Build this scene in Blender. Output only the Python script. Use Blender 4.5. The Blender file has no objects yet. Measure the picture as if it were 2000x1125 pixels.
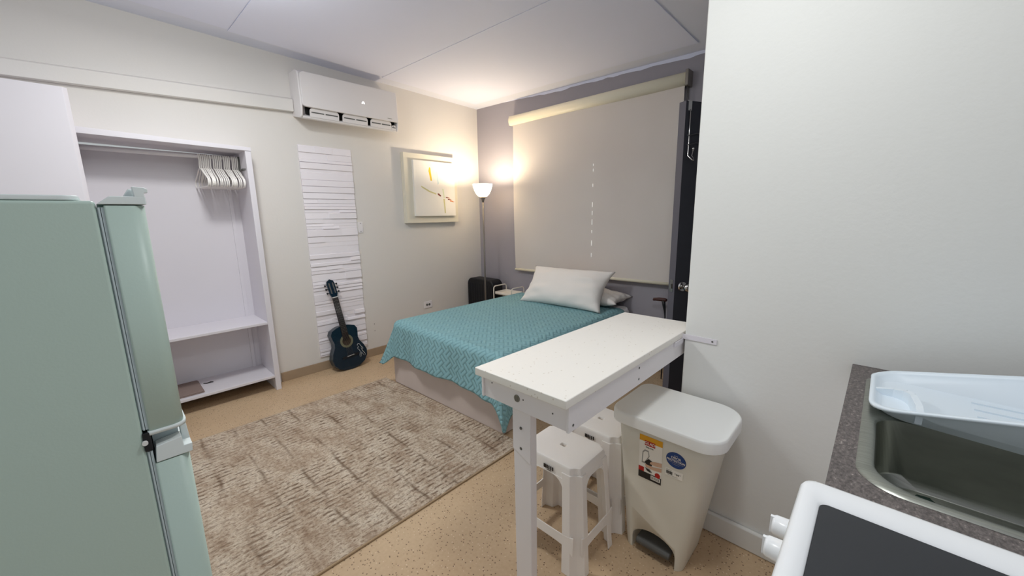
import bpy, bmesh, math, random
from mathutils import Vector, Matrix
random.seed(7)
PI = math.pi
scn = bpy.context.scene
COL = scn.collection
V = Vector

# ------------------------------------------------------------------ materials
def lin(c):
    r = []
    for v in c:
        v = v / 255.0
        r.append(v / 12.92 if v <= 0.04045 else ((v + 0.055) / 1.055) ** 2.4)
    return (*r, 1.0)

def mat(name, col, rough=0.55, var=0.05, scale=6.0, bump=0.0, bscale=120.0, metal=0.0, spec=0.4, emit=None, estr=0.0, coat=0.0):
    m = bpy.data.materials.new(name)
    m.use_nodes = True
    nt = m.node_tree
    b = nt.nodes['Principled BSDF']
    b.inputs['Roughness'].default_value = rough
    b.inputs['Metallic'].default_value = metal
    b.inputs['Specular IOR Level'].default_value = spec
    b.inputs['Coat Weight'].default_value = coat
    tc = nt.nodes.new('ShaderNodeTexCoord')
    nz = nt.nodes.new('ShaderNodeTexNoise')
    nz.inputs['Scale'].default_value = scale
    nz.inputs['Detail'].default_value = 4
    nt.links.new(tc.outputs['Object'], nz.inputs['Vector'])
    mx = nt.nodes.new('ShaderNodeMix'); mx.data_type = 'RGBA'
    c = lin(col)
    mx.inputs[6].default_value = tuple(min(1, x * (1 - var)) for x in c[:3]) + (1,)
    mx.inputs[7].default_value = tuple(min(1, x * (1 + var)) for x in c[:3]) + (1,)
    nt.links.new(nz.outputs['Fac'], mx.inputs[0])
    nt.links.new(mx.outputs[2], b.inputs['Base Color'])
    if bump > 0:
        n2 = nt.nodes.new('ShaderNodeTexNoise'); n2.inputs['Scale'].default_value = bscale; n2.inputs['Detail'].default_value = 3
        nt.links.new(tc.outputs['Object'], n2.inputs['Vector'])
        bp = nt.nodes.new('ShaderNodeBump'); bp.inputs['Strength'].default_value = bump; bp.inputs['Distance'].default_value = 0.004
        nt.links.new(n2.outputs['Fac'], bp.inputs['Height'])
        nt.links.new(bp.outputs['Normal'], b.inputs['Normal'])
    if emit:
        b.inputs['Emission Color'].default_value = lin(emit)
        b.inputs['Emission Strength'].default_value = estr
    return m

class NB:
    """small node-graph builder"""
    def __init__(s, name):
        s.m = bpy.data.materials.new(name); s.m.use_nodes = True
        s.nt = s.m.node_tree; s.b = s.nt.nodes['Principled BSDF']
        s.tc = s.nt.nodes.new('ShaderNodeTexCoord')
    def n(s, t, **k):
        x = s.nt.nodes.new(t)
        for a, v in k.items(): setattr(x, a, v)
        return x
    def l(s, a, b): s.nt.links.new(a, b)
    def math(s, op, a, b=None, clamp=False):
        x = s.n('ShaderNodeMath', operation=op); x.use_clamp = clamp
        for i, v in enumerate((a, b)):
            if v is None: continue
            if isinstance(v, (int, float)): x.inputs[i].default_value = v
            else: s.l(v, x.inputs[i])
        return x.outputs[0]
    def noise(s, vec, scale, detail=3, rough=0.5):
        x = s.n('ShaderNodeTexNoise'); x.inputs['Scale'].default_value = scale; x.inputs['Detail'].default_value = detail
        x.inputs['Roughness'].default_value = rough
        s.l(vec, x.inputs['Vector']); return x.outputs['Fac']
    def mapping(s, vec, sc=(1, 1, 1), rot=(0, 0, 0)):
        x = s.n('ShaderNodeMapping'); x.inputs['Scale'].default_value = sc; x.inputs['Rotation'].default_value = rot
        s.l(vec, x.inputs['Vector']); return x.outputs['Vector']
    def ramp(s, fac, stops):
        x = s.n('ShaderNodeValToRGB'); e = x.color_ramp.elements
        while len(e) < len(stops): e.new(0.5)
        for i, (p, c) in enumerate(stops):
            e[i].position = p; e[i].color = lin(c) if isinstance(c, tuple) else (c, c, c, 1)
        s.l(fac, x.inputs['Fac']); return x.outputs['Color']
    def mix(s, fac, a, b):
        x = s.n('ShaderNodeMix', data_type='RGBA')
        if isinstance(fac, (int, float)): x.inputs[0].default_value = fac
        else: s.l(fac, x.inputs[0])
        for i, v in ((6, a), (7, b)):
            if isinstance(v, tuple): x.inputs[i].default_value = lin(v)
            else: s.l(v, x.inputs[i])
        return x.outputs[2]
    def bump(s, h, strength, dist):
        x = s.n('ShaderNodeBump'); x.inputs['Strength'].default_value = strength; x.inputs['Distance'].default_value = dist
        s.l(h, x.inputs['Height']); s.l(x.outputs['Normal'], s.b.inputs['Normal'])
    def fin(s, col=None, rough=0.5, spec=0.4):
        if col is not None: s.l(col, s.b.inputs['Base Color'])
        s.b.inputs['Roughness'].default_value = rough; s.b.inputs['Specular IOR Level'].default_value = spec
        return s.m

M = {}
M['wall'] = mat('wall_cream', (224, 220, 216), 0.75, 0.012, 2.0, 0.10, 70, spec=0.2)
M['wall_r'] = mat('wall_white', (225, 225, 222), 0.7, 0.012, 2.0, 0.14, 60, spec=0.25)
M['grey'] = mat('wall_grey', (158, 154, 162), 0.6, 0.03, 2.0, 0.08, 60, spec=0.3)
M['ceil'] = mat('ceiling_white', (228, 231, 249), 0.7, 0.012, 2.0, 0.05, 40, spec=0.2)
M['ceilbase'] = mat('ceiling_edge', (224, 227, 241), 0.75, 0.02, 3.0, spec=0.2)
M['base'] = mat('baseboard_tan', (166, 144, 120), 0.45, 0.10, 9)
M['white'] = mat('white_paint', (234, 230, 232), 0.5, 0.015, 5)
M['lam'] = mat('white_laminate', (222, 218, 224), 0.42, 0.015, 4)
M['plastic'] = mat('white_plastic', (242, 238, 234), 0.38, 0.012, 4)
M['acw'] = mat('ac_white', (228, 224, 224), 0.35, 0.01, 4)
M['fridge'] = mat('fridge_white', (184, 203, 194), 0.40, 0.02, 3, 0.05, 220)
M['fridge_l'] = mat('fridge_trim', (222, 230, 230), 0.35, 0.01, 3)
M['gasket'] = mat('gasket_grey', (186, 200, 204), 0.6, 0.05)
M['black'] = mat('black_plastic', (20, 21, 26), 0.45, 0.05)
M['dark'] = mat('recess_shade_black', (12, 11, 11), 0.9, 0.05)
M['chrome'] = mat('chrome', (205, 203, 200), 0.18, 0.02, metal=1.0)
M['steel'] = mat('zinc', (150, 148, 145), 0.35, 0.08, metal=1.0)
M['pole'] = mat('lamp_pole_grey', (130, 124, 118), 0.4, 0.03, metal=0.5)
M['door'] = mat('door_shaded_face', (44, 45, 54), 0.45, 0.05)  # face toned darker in the colour, as it turns away from the light
M['wire'] = mat('dark_wire', (96, 96, 100), .35, .05, metal=.6)
M['strap'] = mat('strap_grey', (178, 178, 180), .4, .03, metal=.3)
M['dooredge_lit'] = mat('door_lit_edge', (94, 92, 101), 0.5, 0.05)  # same door, lighter tone painted where the edge catches the light
M['roller'] = mat('blind_cassette_cream', (236, 228, 206), 0.45, 0.01)
M['pillow'] = mat('pillow_white', (236, 231, 226), 0.85, 0.02, 12, 0.15, 60, spec=0.1)
M['sheet'] = mat('sheet_white', (232, 230, 232), 0.85, 0.02, 12, 0.1, 60, spec=0.1)
M['bedbase'] = mat('bed_base_taupe', (206, 192, 185), 0.9, 0.03, 10, 0.12, 300, spec=0.1)
M['guitar'] = mat('guitar_navy', (6, 34, 50), 0.25, 0.2, 3, coat=0.4)
M['guitar_s'] = mat('guitar_side', (24, 46, 60), 0.35, 0.1, 3)
M['fret'] = mat('fretboard_dark', (26, 20, 22), 0.5, 0.1)
M['rosette'] = mat('rosette_olive', (112, 110, 88), 0.5, 0.2, 90)
M['hole'] = mat('soundhole_brown', (62, 50, 42), 0.9, 0.3, 30)
M['offwhite'] = mat('off_white_print', (225, 225, 222), 0.5, 0.01)
M['taupe'] = mat('taupe_cloth', (142, 124, 118), 0.9, 0.06, 20, 0.2, 200)
M['suit'] = mat('suitcase_black', (16, 16, 20), 0.5, 0.1)
M['brown'] = mat('handle_brown', (66, 34, 30), 0.5, 0.15, 40)
M['cartw'] = mat('cart_cream', (228, 220, 208), 0.45, 0.02)
M['frame'] = mat('art_cream', (226, 220, 204), 0.6, 0.02)
M['paper'] = mat('art_paper', (238, 235, 230), 0.7, 0.02, 10)
M['yellow'] = mat('paint_yellow', (232, 196, 40), 0.6, 0.1, 60)
M['paleblue'] = mat('paint_pale_blue', (200, 216, 220), 0.6, 0.05, 60)
M['olive'] = mat('paint_olive', (206, 200, 150), 0.6, 0.1, 60)
M['red'] = mat('paint_rust', (120, 44, 24), 0.6, 0.1, 60)
M['orange'] = mat('paint_orange', (214, 122, 44), 0.6, 0.1, 60)
M['palegreen'] = mat('paint_pale_green', (212, 222, 190), 0.6, 0.1, 60)
M['rack'] = mat('rack_blue_white', (222, 232, 240), 0.4, 0.01)
M['stovew'] = mat('enamel_white', (238, 240, 242), 0.22, 0.01)
M['glass'] = mat('ceramic_glass_black', (30, 33, 40), 0.12, 0.05, spec=0.5)
M['pedal'] = mat('pedal_grey', (92, 92, 90), 0.5, 0.05)
M['bin'] = mat('bin_white', (222, 218, 205), 0.42, 0.01)
M['binlid'] = mat('bin_lid_white', (240, 241, 238), 0.42, 0.01)
M['s_yellow'] = mat('sticker_yellow', (222, 160, 30), 0.5, 0.02)
M['s_red'] = mat('sticker_red', (176, 34, 26), 0.5, 0.02)
M['s_white'] = mat('sticker_white', (236, 232, 222), 0.5, 0.01)
M['s_black'] = mat('sticker_black', (34, 30, 28), 0.5, 0.02)
M['s_blue'] = mat('sticker_blue', (28, 64, 124), 0.45, 0.02)
M['s_skin'] = mat('sticker_skin', (206, 168, 140), 0.5, 0.02)
M['s_grey'] = mat('sticker_grey', (150, 148, 142), 0.5, 0.02)
M['pad'] = mat('scouring_green', (24, 44, 34), 0.9, 0.2, 60, 0.5, 200)
M['binding'] = mat('rug_binding', (176, 152, 122), 0.9, 0.08, 60, 0.3, 300)

def mk_floor():
    g = NB('terrazzo'); vec = g.tc.outputs['Object']
    big = g.noise(vec, 1.6, 4)
    base = g.ramp(big, [(0.3, (190, 163, 131)), (0.7, (214, 189, 157))])
    mid = g.noise(vec, 70, 3)
    base = g.mix(g.math('MULTIPLY', mid, 0.5), base, (166, 134, 102))
    vo = g.n('ShaderNodeTexVoronoi'); vo.inputs['Scale'].default_value = 85; g.l(vec, vo.inputs['Vector'])
    sp = g.math('LESS_THAN', vo.outputs['Distance'], 0.25)
    sep = g.n('ShaderNodeSeparateColor'); g.l(vo.outputs['Color'], sep.inputs[0])
    dk = g.math('MULTIPLY', sp, g.math('GREATER_THAN', sep.outputs[0], 0.55))
    lt = g.math('MULTIPLY', sp, g.math('LESS_THAN', sep.outputs[0], 0.22))
    c = g.mix(g.math('MULTIPLY', dk, 0.8), base, (98, 76, 58))
    c = g.mix(g.math('MULTIPLY', lt, 0.6), c, (222, 204, 178))
    return g.fin(c, 0.42, 0.35)
M['floor'] = mk_floor()

def mk_rug():
    g = NB('rug_pile'); vec = g.tc.outputs['Object']
    sx = g.n('ShaderNodeSeparateXYZ'); g.l(vec, sx.inputs[0])
    wob = g.noise(g.mapping(vec, (9, 12, 1)), 1.0, 5, 0.65)
    ph = g.math('ADD', g.math('MULTIPLY', sx.outputs[1], 2 * PI / 0.034), g.math('MULTIPLY', wob, 9.0))
    rib = g.math('ADD', g.math('MULTIPLY', g.math('SINE', ph), 0.5), 0.5)
    brk = g.ramp(g.noise(g.mapping(vec, (22, 40, 1)), 1.0, 3), [(0.46, 0.0), (0.54, 1.0)])
    zone = g.ramp(g.noise(g.mapping(vec, (2.6, 1.8, 1)), 1.0, 3, 0.6), [(0.40, 0.15), (0.56, 1.0)])
    zone = g.math('MULTIPLY', zone, brk)
    blot = g.noise(g.mapping(vec, (5.0, 3.0, 1)), 1.3, 8, 0.75)
    base = g.ramp(blot, [(0.32, (150, 126, 105)), (0.44, (184, 164, 143)), (0.56, (210, 194, 174)), (0.72, (224, 212, 195))])
    fine = g.noise(g.mapping(vec, (60, 110, 1)), 1.0, 4, 0.75)
    base = g.mix(g.math('MULTIPLY', g.math('SUBTRACT', 0.53, fine, True), 5.0, True), base, (128, 104, 86))
    rm = g.math('MULTIPLY', zone, g.math('POWER', g.math('SUBTRACT', 1.0, rib), 3.0))
    col = g.mix(g.math('MULTIPLY', rm, 0.9), base, (108, 86, 70))
    col = g.mix(g.math('MULTIPLY', g.math('MULTIPLY', zone, g.math('POWER', rib, 2.0)), 0.45), col, (222, 210, 192))
    gw = g.noise(g.mapping(vec, (1.0, 2.0, 1)), 2.0, 4, 0.6)
    gx = g.math('ADD', g.math('MULTIPLY', sx.outputs[0], PI / 0.175), g.math('MULTIPLY', gw, 0.9))
    gr = g.math('POWER', g.math('ABSOLUTE', g.math('SINE', gx)), 90.0)
    gm = g.ramp(g.noise(g.mapping(vec, (3, 2.2, 1)), 1.7, 3), [(0.44, 0.0), (0.6, 1.0)])
    gr = g.math('MULTIPLY', gr, gm)
    col = g.mix(g.math('MULTIPLY', gr, 0.75), col, (112, 90, 72))
    h = g.math('ADD', g.math('MULTIPLY', g.math('MULTIPLY', rib, zone), 0.8), g.math('MULTIPLY', fine, 1.0))
    h = g.math('SUBTRACT', h, g.math('MULTIPLY', gr, 0.8))
    g.bump(h, 0.7, 0.008)
    return g.fin(col, 0.95, 0.1)
M['rug'] = mk_rug()

def mk_quilt():
    g = NB('quilt_teal'); uv = g.tc.outputs['UV']
    c = 0.060
    r = g.mapping(uv, (1, 1, 1), (0, 0, math.radians(45)))
    s = g.n('ShaderNodeSeparateXYZ'); g.l(r, s.inputs[0])
    ck = g.n('ShaderNodeTexChecker'); ck.inputs['Scale'].default_value = 1 / c; g.l(r, ck.inputs['Vector'])
    f = PI / c * 2
    a = g.math('ABSOLUTE', g.math('SINE', g.math('MULTIPLY', s.outputs[0], f)))
    b = g.math('ABSOLUTE', g.math('SINE', g.math('MULTIPLY', s.outputs[1], f)))
    fac = ck.outputs['Fac']
    h = g.math('ADD', g.math('MULTIPLY', a, fac), g.math('MULTIPLY', b, g.math('SUBTRACT', 1.0, fac)))
    h = g.math('POWER', h, 0.55)
    nz = g.noise(uv, 60, 3)
    col = g.mix(h, (114, 155, 164), (136, 176, 182))  # stitched grooves tinted darker, crease shade put into the colour
    col = g.mix(g.math('MULTIPLY', nz, 0.2), col, (130, 168, 174))
    g.bump(g.math('ADD', h, g.math('MULTIPLY', nz, 0.35)), 0.6, 0.008)
    return g.fin(col, 0.85, 0.15)
M['quilt'] = mk_quilt()

def mk_blind():
    g = NB('blind_fabric'); vec = g.tc.outputs['Object']
    n = g.noise(vec, 1.2, 2); n2 = g.noise(vec, 260, 2)
    col = g.ramp(n, [(0.3, (206, 198, 193)), (0.7, (214, 207, 202))])
    g.bump(n2, 0.12, 0.001)
    return g.fin(col, 0.8, 0.15)
M['blind'] = mk_blind()

def mk_counter():
    g = NB('counter_laminate'); vec = g.tc.outputs['Object']
    n = g.noise(g.mapping(vec, (1, 1.6, 1)), 110, 4, 0.7)
    col = g.ramp(n, [(0.34, (70, 64, 63)), (0.5, (98, 91, 89)), (0.62, (116, 108, 105)), (0.74, (182, 172, 166))])
    return g.fin(col, 0.45, 0.35)
M['counter'] = mk_counter()

def mk_quartz():
    g = NB('white_quartz'); vec = g.tc.outputs['Object']
    v = g.n('ShaderNodeTexVoronoi'); v.inputs['Scale'].default_value = 70; g.l(vec, v.inputs['Vector'])
    sep = g.n('ShaderNodeSeparateColor'); g.l(v.outputs['Color'], sep.inputs[0])
    sp = g.math('MULTIPLY', g.math('LESS_THAN', v.outputs['Distance'], 0.2), g.math('GREATER_THAN', sep.outputs[0], 0.8))
    col = g.mix(g.math('MULTIPLY', sp, 0.6), (238, 234, 227), (196, 184, 168))
    return g.fin(col, 0.42, 0.3)
M['quartz'] = mk_quartz()

def mk_steel():
    g = NB('brushed_steel'); vec = g.tc.outputs['Object']
    n = g.noise(g.mapping(vec, (260, 6, 6)), 1.0, 3)
    col = g.ramp(n, [(0.3, (150, 152, 144)), (0.7, (172, 174, 166))])
    g.bump(n, 0.06, 0.001)
    g.b.inputs['Metallic'].default_value = 1.0
    return g.fin(col, 0.36, 0.5)
M['sink'] = mk_steel()

def mk_shade():
    g = NB('lamp_glass')
    t = g.n('ShaderNodeBsdfTranslucent'); t.inputs['Color'].default_value = lin((255, 246, 230))
    mx = g.n('ShaderNodeMixShader'); mx.inputs[0].default_value = 0.5
    nz = g.noise(g.tc.outputs['Object'], 4.0)
    col = g.mix(nz, (250, 246, 236), (255, 252, 246))
    g.fin(col, 0.4, 0.4)
    g.b.inputs['Emission Color'].default_value = lin((255, 240, 212)); g.b.inputs['Emission Strength'].default_value = 9.0
    out = g.nt.nodes['Material Output']
    g.l(g.b.outputs[0], mx.inputs[1]); g.l(t.outputs[0], mx.inputs[2]); g.l(mx.outputs[0], out.inputs['Surface'])
    return g.m
M['shade'] = mk_shade()

# ------------------------------------------------------------------ geometry helpers
class MB:
    def __init__(s): s.bm = bmesh.new(); s.mi = 0
    def _f(s, vs, smooth=False):
        try: f = s.bm.faces.new(vs)
        except ValueError: return
        f.material_index = s.mi; f.smooth = smooth
    def box(s, x0, x1, y0, y1, z0, z1, mtx=None):
        P = [V(p) for p in ((x0, y0, z0), (x1, y0, z0), (x1, y1, z0), (x0, y1, z0), (x0, y0, z1), (x1, y0, z1), (x1, y1, z1), (x0, y1, z1))]
        if mtx: P = [mtx @ p for p in P]
        v = [s.bm.verts.new(p) for p in P]
        for q in ((0, 3, 2, 1), (4, 5, 6, 7), (0, 1, 5, 4), (1, 2, 6, 5), (2, 3, 7, 6), (3, 0, 4, 7)): s._f([v[i] for i in q])
        return s
    def poly(s, pts):
        s._f([s.bm.verts.new(V(p)) for p in pts]); return s
    def loft(s, loops, cap0=True, cap1=True, smooth=True, closed=True):
        R = [[s.bm.verts.new(V(p)) for p in L] for L in loops]
        n = len(R[0])
        for a, b in zip(R, R[1:]):
            for i in range(n if closed else n - 1):
                j = (i + 1) % n; s._f([a[i], a[j], b[j], b[i]], smooth)
        if cap0: s._f(R[0][::-1])
        if cap1: s._f(R[-1])
        return s
    def prism(s, pts, d, smooth=False):
        """closed outline pts extruded by vector d"""
        d = V(d); return s.loft([[V(p) for p in pts], [V(p) + d for p in pts]], smooth=smooth)
    def tube(s, path, r, seg=10, caps=True, close=False):
        path = [V(p) for p in path]; n = len(path); loops = []
        up = None
        for i, p in enumerate(path):
            if close: t = path[(i + 1) % n] - path[i - 1]
            elif i == 0: t = path[1] - p
            elif i == n - 1: t = p - path[i - 1]
            else: t = (path[i + 1] - p).normalized() + (p - path[i - 1]).normalized()
            t.normalize()
            if up is None:
                up = V((0, 0, 1)) if abs(t.z) < 0.9 else V((1, 0, 0))
            a = up - t * up.dot(t)
            if a.length < 1e-5: a = t.orthogonal()
            a.normalize(); up = a; b = t.cross(a)
            rr = r[i] if isinstance(r, (list, tuple)) else r
            loops.append([p + a * math.cos(2 * PI * k / seg) * rr + b * math.sin(2 * PI * k / seg) * rr for k in range(seg)])
        if close: loops.append(loops[0])
        return s.loft(loops, caps and not close, caps and not close)
    def lathe(s, prof, c=(0, 0, 0), seg=32, cap0=True, cap1=True):
        c = V(c)
        return s.loft([[c + V((r * math.cos(2 * PI * k / seg), r * math.sin(2 * PI * k / seg), z)) for k in range(seg)] for r, z in prof], cap0, cap1)
    def disc(s, c, n, r, h=0.001, seg=20, r2=None):
        c = V(c); n = V(n).normalized(); a = n.orthogonal().normalized(); b = n.cross(a)
        f = lambda o, q: [o + a * math.cos(2 * PI * k / seg) * q + b * math.sin(2 * PI * k / seg) * q for k in range(seg)]
        return s.loft([f(c, r), f(c + n * h, r if r2 is None else r2)], smooth=False)

OFF = {}
def finish(name, mb, mats, parent=None, bevel=0.0, seg=2, sub=0, loc=None, weighted=False):
    bm = mb.bm
    off = V((0, 0, 0))
    if loc is not None: off = V(loc)
    elif parent is not None: off = OFF.get(parent.name, V((0, 0, 0)))
    bmesh.ops.recalc_face_normals(bm, faces=bm.faces)
    if off.length: bmesh.ops.translate(bm, verts=bm.verts, vec=-off)
    me = bpy.data.meshes.new(name); bm.to_mesh(me); bm.free()
    if not isinstance(mats, (list, tuple)): mats = [mats]
    for m in mats: me.materials.append(M[m] if isinstance(m, str) else m)
    o = bpy.data.objects.new(name, me); COL.objects.link(o)
    if parent is not None: o.parent = parent
    if loc is not None: o.location = loc
    OFF[o.name] = off
    if bevel > 0:
        b = o.modifiers.new('bevel', 'BEVEL'); b.width = bevel; b.segments = seg; b.limit_method = 'ANGLE'; b.angle_limit = math.radians(35)
        for p in me.polygons: p.use_smooth = True
        w = o.modifiers.new('wn', 'WEIGHTED_NORMAL'); w.keep_sharp = True
    if sub:
        m = o.modifiers.new('sub', 'SUBSURF'); m.levels = sub; m.render_levels = sub
    return o
def tag(o, label, cat, group=None, kind=None):
    o['label'] = label; o['category'] = cat
    if group: o['group'] = group
    if kind: o['kind'] = kind
    return o
def thing(name, label, cat, loc, group=None, local=False):
    """an Empty at the thing's base; parts are modelled in world space unless local"""
    o = bpy.data.objects.new(name, None); COL.objects.link(o); o.location = loc; o.empty_display_size = 0.05
    OFF[o.name] = V((0, 0, 0)) if local else V(loc)
    return tag(o, label, cat, group)
def struct(name, mb, m, parent=None, bevel=0.0):
    o = finish(name, mb, m, parent, bevel)
    o['kind'] = 'structure'
    return o
def dup(root, loc, rotz, label):
    r = root.copy(); COL.objects.link(r); r.location = loc; r.rotation_euler = (0, 0, rotz); r['label'] = label
    for ch in list(root.children):
        c = ch.copy(); COL.objects.link(c); c.parent = r
        for g in ch.children:
            d = g.copy(); COL.objects.link(d); d.parent = c
    return r
def rrect(x0, x1, y0, y1, z, r, n=6):
    if not isinstance(r, (list, tuple)): r = [r] * 4
    L = []
    for (cx, cy, a0, rr) in ((x1 - r[0], y1 - r[0], 0, r[0]), (x0 + r[1], y1 - r[1], 90, r[1]), (x0 + r[2], y0 + r[2], 180, r[2]), (x1 - r[3], y0 + r[3], 270, r[3])):
        for k in range(n + 1):
            a = math.radians(a0 + 90 * k / n); L.append(V((cx + rr * math.cos(a), cy + rr * math.sin(a), z)))
    return L
def text_into(mb, s, size, mtx, align='CENTER', bold=0.0):
    cu = bpy.data.curves.new('lettering', 'FONT'); cu.body = s; cu.size = size; cu.align_x = align; cu.align_y = 'CENTER'; cu.offset = bold
    t = bpy.data.objects.new('lettering', cu); COL.objects.link(t)
    bpy.context.view_layer.update()
    me = bpy.data.meshes.new_from_object(t)
    bpy.data.objects.remove(t); bpy.data.curves.remove(cu)
    b2 = bmesh.new(); b2.from_mesh(me); bpy.data.meshes.remove(me)
    vm = {}
    for v in b2.verts: vm[v] = mb.bm.verts.new(mtx @ v.co)
    for f in b2.faces: mb._f([vm[v] for v in f.verts])
    b2.free()

# ------------------------------------------------------------------ camera (phone ultra-wide, fitted to the room's vanishing lines)
Rm = [[0.6880382, -0.7255327, -0.0143455], [0.1431732, 0.1163412, 0.9828358], [0.7114105, 0.6782825, -0.183924]]
FPX = 759.658
cam = bpy.data.cameras.new('camera'); cam.sensor_width = 36; cam.lens = FPX / 2000 * 36; cam.clip_start = 0.02
co = bpy.data.objects.new('camera', cam); COL.objects.link(co)
r_, u_, f_ = (V(x) for x in Rm)
mw = Matrix((r_, u_, -f_)).transposed().to_4x4(); mw.translation = V((0, 0, 1.42)); co.matrix_world = mw
scn.camera = co

# ------------------------------------------------------------------ room shell
YL, XG, XW = 3.72, 3.333, 1.726
def zc(x, y): return 2.671 - 0.0255 * (x - XG) + 0.0193 * (y - YL)
struct('floor', MB().box(-2.2, 3.6, -2.4, 4.1, -0.1, 0), 'floor')
w = MB()
TH = 0.3
w.box(-2.2, -0.035, YL, YL + TH, 0, 2.9).box(0.885, XG + 0.15, YL, YL + TH, 0, 2.9).box(-0.035, 0.885, YL, YL + TH, 1.96, 2.9)
struct('wall_left', w, 'wall')
struct('wall_back', MB().box(XG, XG + 0.15, -2.4, YL, 0, 2.9), 'grey')
struct('wall_right', MB().box(XW, XW + 0.12, -2.4, 0.59, 0, 2.9), 'wall_r', bevel=0.006)
c = MB(); c.loft([[(x, y, zc(x, y)) for x, y in ((-2.2, -2.4), (XG + .15, -2.4), (XG + .15, YL + .3), (-2.2, YL + .3))],
                  [(x, y, zc(x, y) + 0.1) for x, y in ((-2.2, -2.4), (XG + .15, -2.4), (XG + .15, YL + .3), (-2.2, YL + .3))]], smooth=False)
ceil = struct('ceiling', c, 'ceilbase')
def cpanel(x0, x1, y0, y1, t=0.006):
    m = MB(); q = ((x0, y0), (x1, y0), (x1, y1), (x0, y1))
    m.loft([[(x, y, zc(x, y) - t) for x, y in q], [(x, y, zc(x, y) - 0.0005) for x, y in q]], smooth=False)
    for sx, sy in ((x0 + .06, y0 + .9), (x1 - .05, y0 + .5), (x1 - .05, y1 - .4), ((x0 + x1) / 2, y1 - .7)):
        m.disc((sx, sy, zc(sx, sy) - t - .001), (0, 0, 1), .004, .001, 8)
    o = struct('panel', m, 'ceil', ceil, bevel=0.003); return o
cpanel(-1.8, 0.826, 1.13, 3.50); cpanel(0.832, 2.016, 1.13, 3.53); cpanel(2.022, 3.17, 1.13, 3.56)
cpanel(-1.8, 0.826, -1.3, 1.118)
# ragged white paint line along the top of the grey wall
m = MB(); pts = []
yy = YL - 0.45
low = []
while yy > 0.6:
    low.append((XG - 0.002, yy, zc(XG, yy) - (0.018 + 0.016 * random.random()) * min(1, (YL - .45 - yy) * 1.6 + .05))); yy -= random.uniform(0.04, 0.14)
low.append((XG - .002, .6, zc(XG, .6) - .03))
up = [(p[0], p[1], zc(XG, p[1]) + .01) for p in low]
m.loft([low, up], False, False, False, closed=False)
struct('trim_1', m, 'ceil')
struct('baseboard_left', MB().box(0.93, XG, YL - 0.014, YL, 0, 0.082), 'base', bevel=0.002)
struct('baseboard_back', MB().box(XG - 0.014, XG, 0.7, YL - 0.014, 0, 0.082), 'base', bevel=0.002)
struct('baseboard_right', MB().box(XW - 0.022, XW, 0.04, 0.59, 0, 0.098), 'wall_r', bevel=0.008)

# door: open leaf, hinged on the grey wall, seen edge on
P0 = V((2.552, 0.958, 0)); D = V((0.889, -0.458, 0)); N = V((-0.458, -0.889, 0))
DM = Matrix((D, -N, V((0, 0, 1)))).transposed().to_4x4(); DM.translation = P0   # local x along the leaf, y into it, z up
d = MB(); d.box(0, 0.78, 0, 0.055, 0.012, 2.085, DM)
d.mi = 1; d.box(-0.0015, 0, 0, 0.055, 0.012, 2.085, DM)
door = struct('door_1', d, ['door', 'dooredge_lit'])
k = MB(); L = lambda x, y, z: DM @ V((x, y, z))
k.disc(L(.062, 0, .94), N, .034, .008, 24, .030); k.tube([L(.062, -.006, .94), L(.062, -.032, .94)], .013, 16)
k.loft([[L(.062, -yy, .94) + D * rr * math.cos(2 * PI * i / 24) + V((0, 0, 1)) * rr * math.sin(2 * PI * i / 24) for i in range(24)]
        for yy, rr in ((.030, .014), (.036, .025), (.05, .029), (.062, .026), (.068, .016))])
finish('doorknob', k, 'chrome', door)
k = MB(); k.box(-.004, -.0016, .014, .041, .905, .985, DM); k.box(-.012, -.004, .020, .036, .928, .958, DM)
for zz in (.915, .975): k.disc(L(-.004, .0275, zz), -D, .004, .001, 10)
finish('latch_plate', k, 'steel', door, bevel=.001)

# ------------------------------------------------------------------ niche wardrobe and tall cabinet on the left wall
wd = thing('open_wardrobe', 'open white wardrobe set into the wall with hanging rail and two shelves', 'wardrobe', (0.44, 3.56, 0))
YB = 3.95
finish('side_panel', MB().box(0.845, 0.884, 3.56, YB, 0, 1.945), 'lam', wd, bevel=.002)
finish('side_panel', MB().box(-0.034, -0.012, 3.56, YB, 0, 1.945), 'lam', wd, bevel=.002)
finish('top_panel', MB().loft([[(-0.034, y0, z) for y0, z in ((3.555, 1.94), (YB, 1.94), (YB, 1.957), (3.555, 1.978))], [(0.886, y0, z) for y0, z in ((3.555, 1.925), (YB, 1.925), (YB, 1.95), (3.555, 1.952))]], smooth=False), 'lam', wd, bevel=.002)
finish('back_panel', MB().box(-0.012, 0.845, YB - .012, YB, 0.0, 1.925).box(.775, .80, YB - .024, YB - .012, .132, 1.925), 'lam', wd)
finish('shelf', MB().box(-0.012, 0.845, 3.565, YB - .012, 0.572, 0.592), 'lam', wd, bevel=.002)
finish('shelf', MB().box(-0.012, 0.845, 3.56, YB - .012, 0.112, 0.132), 'lam', wd, bevel=.002)
finish('under_shelf_shade', MB().box(-0.012, 0.845, 3.86, 3.872, 0.0, 0.112), 'fret', wd)  # dark panel standing in for the shade below the lowest shelf
rl = finish('hanging_rail', MB().tube([(-0.012, 3.765, 1.882), (0.845, 3.765, 1.882)], .0125, 14), 'white', wd)
br = finish('rail_bracket', MB().box(.828, .845, 3.60, 3.78, 1.79, 1.80).box(.836, .845, 3.74, 3.79, 1.80, 1.90), 'pedal', wd)

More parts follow.
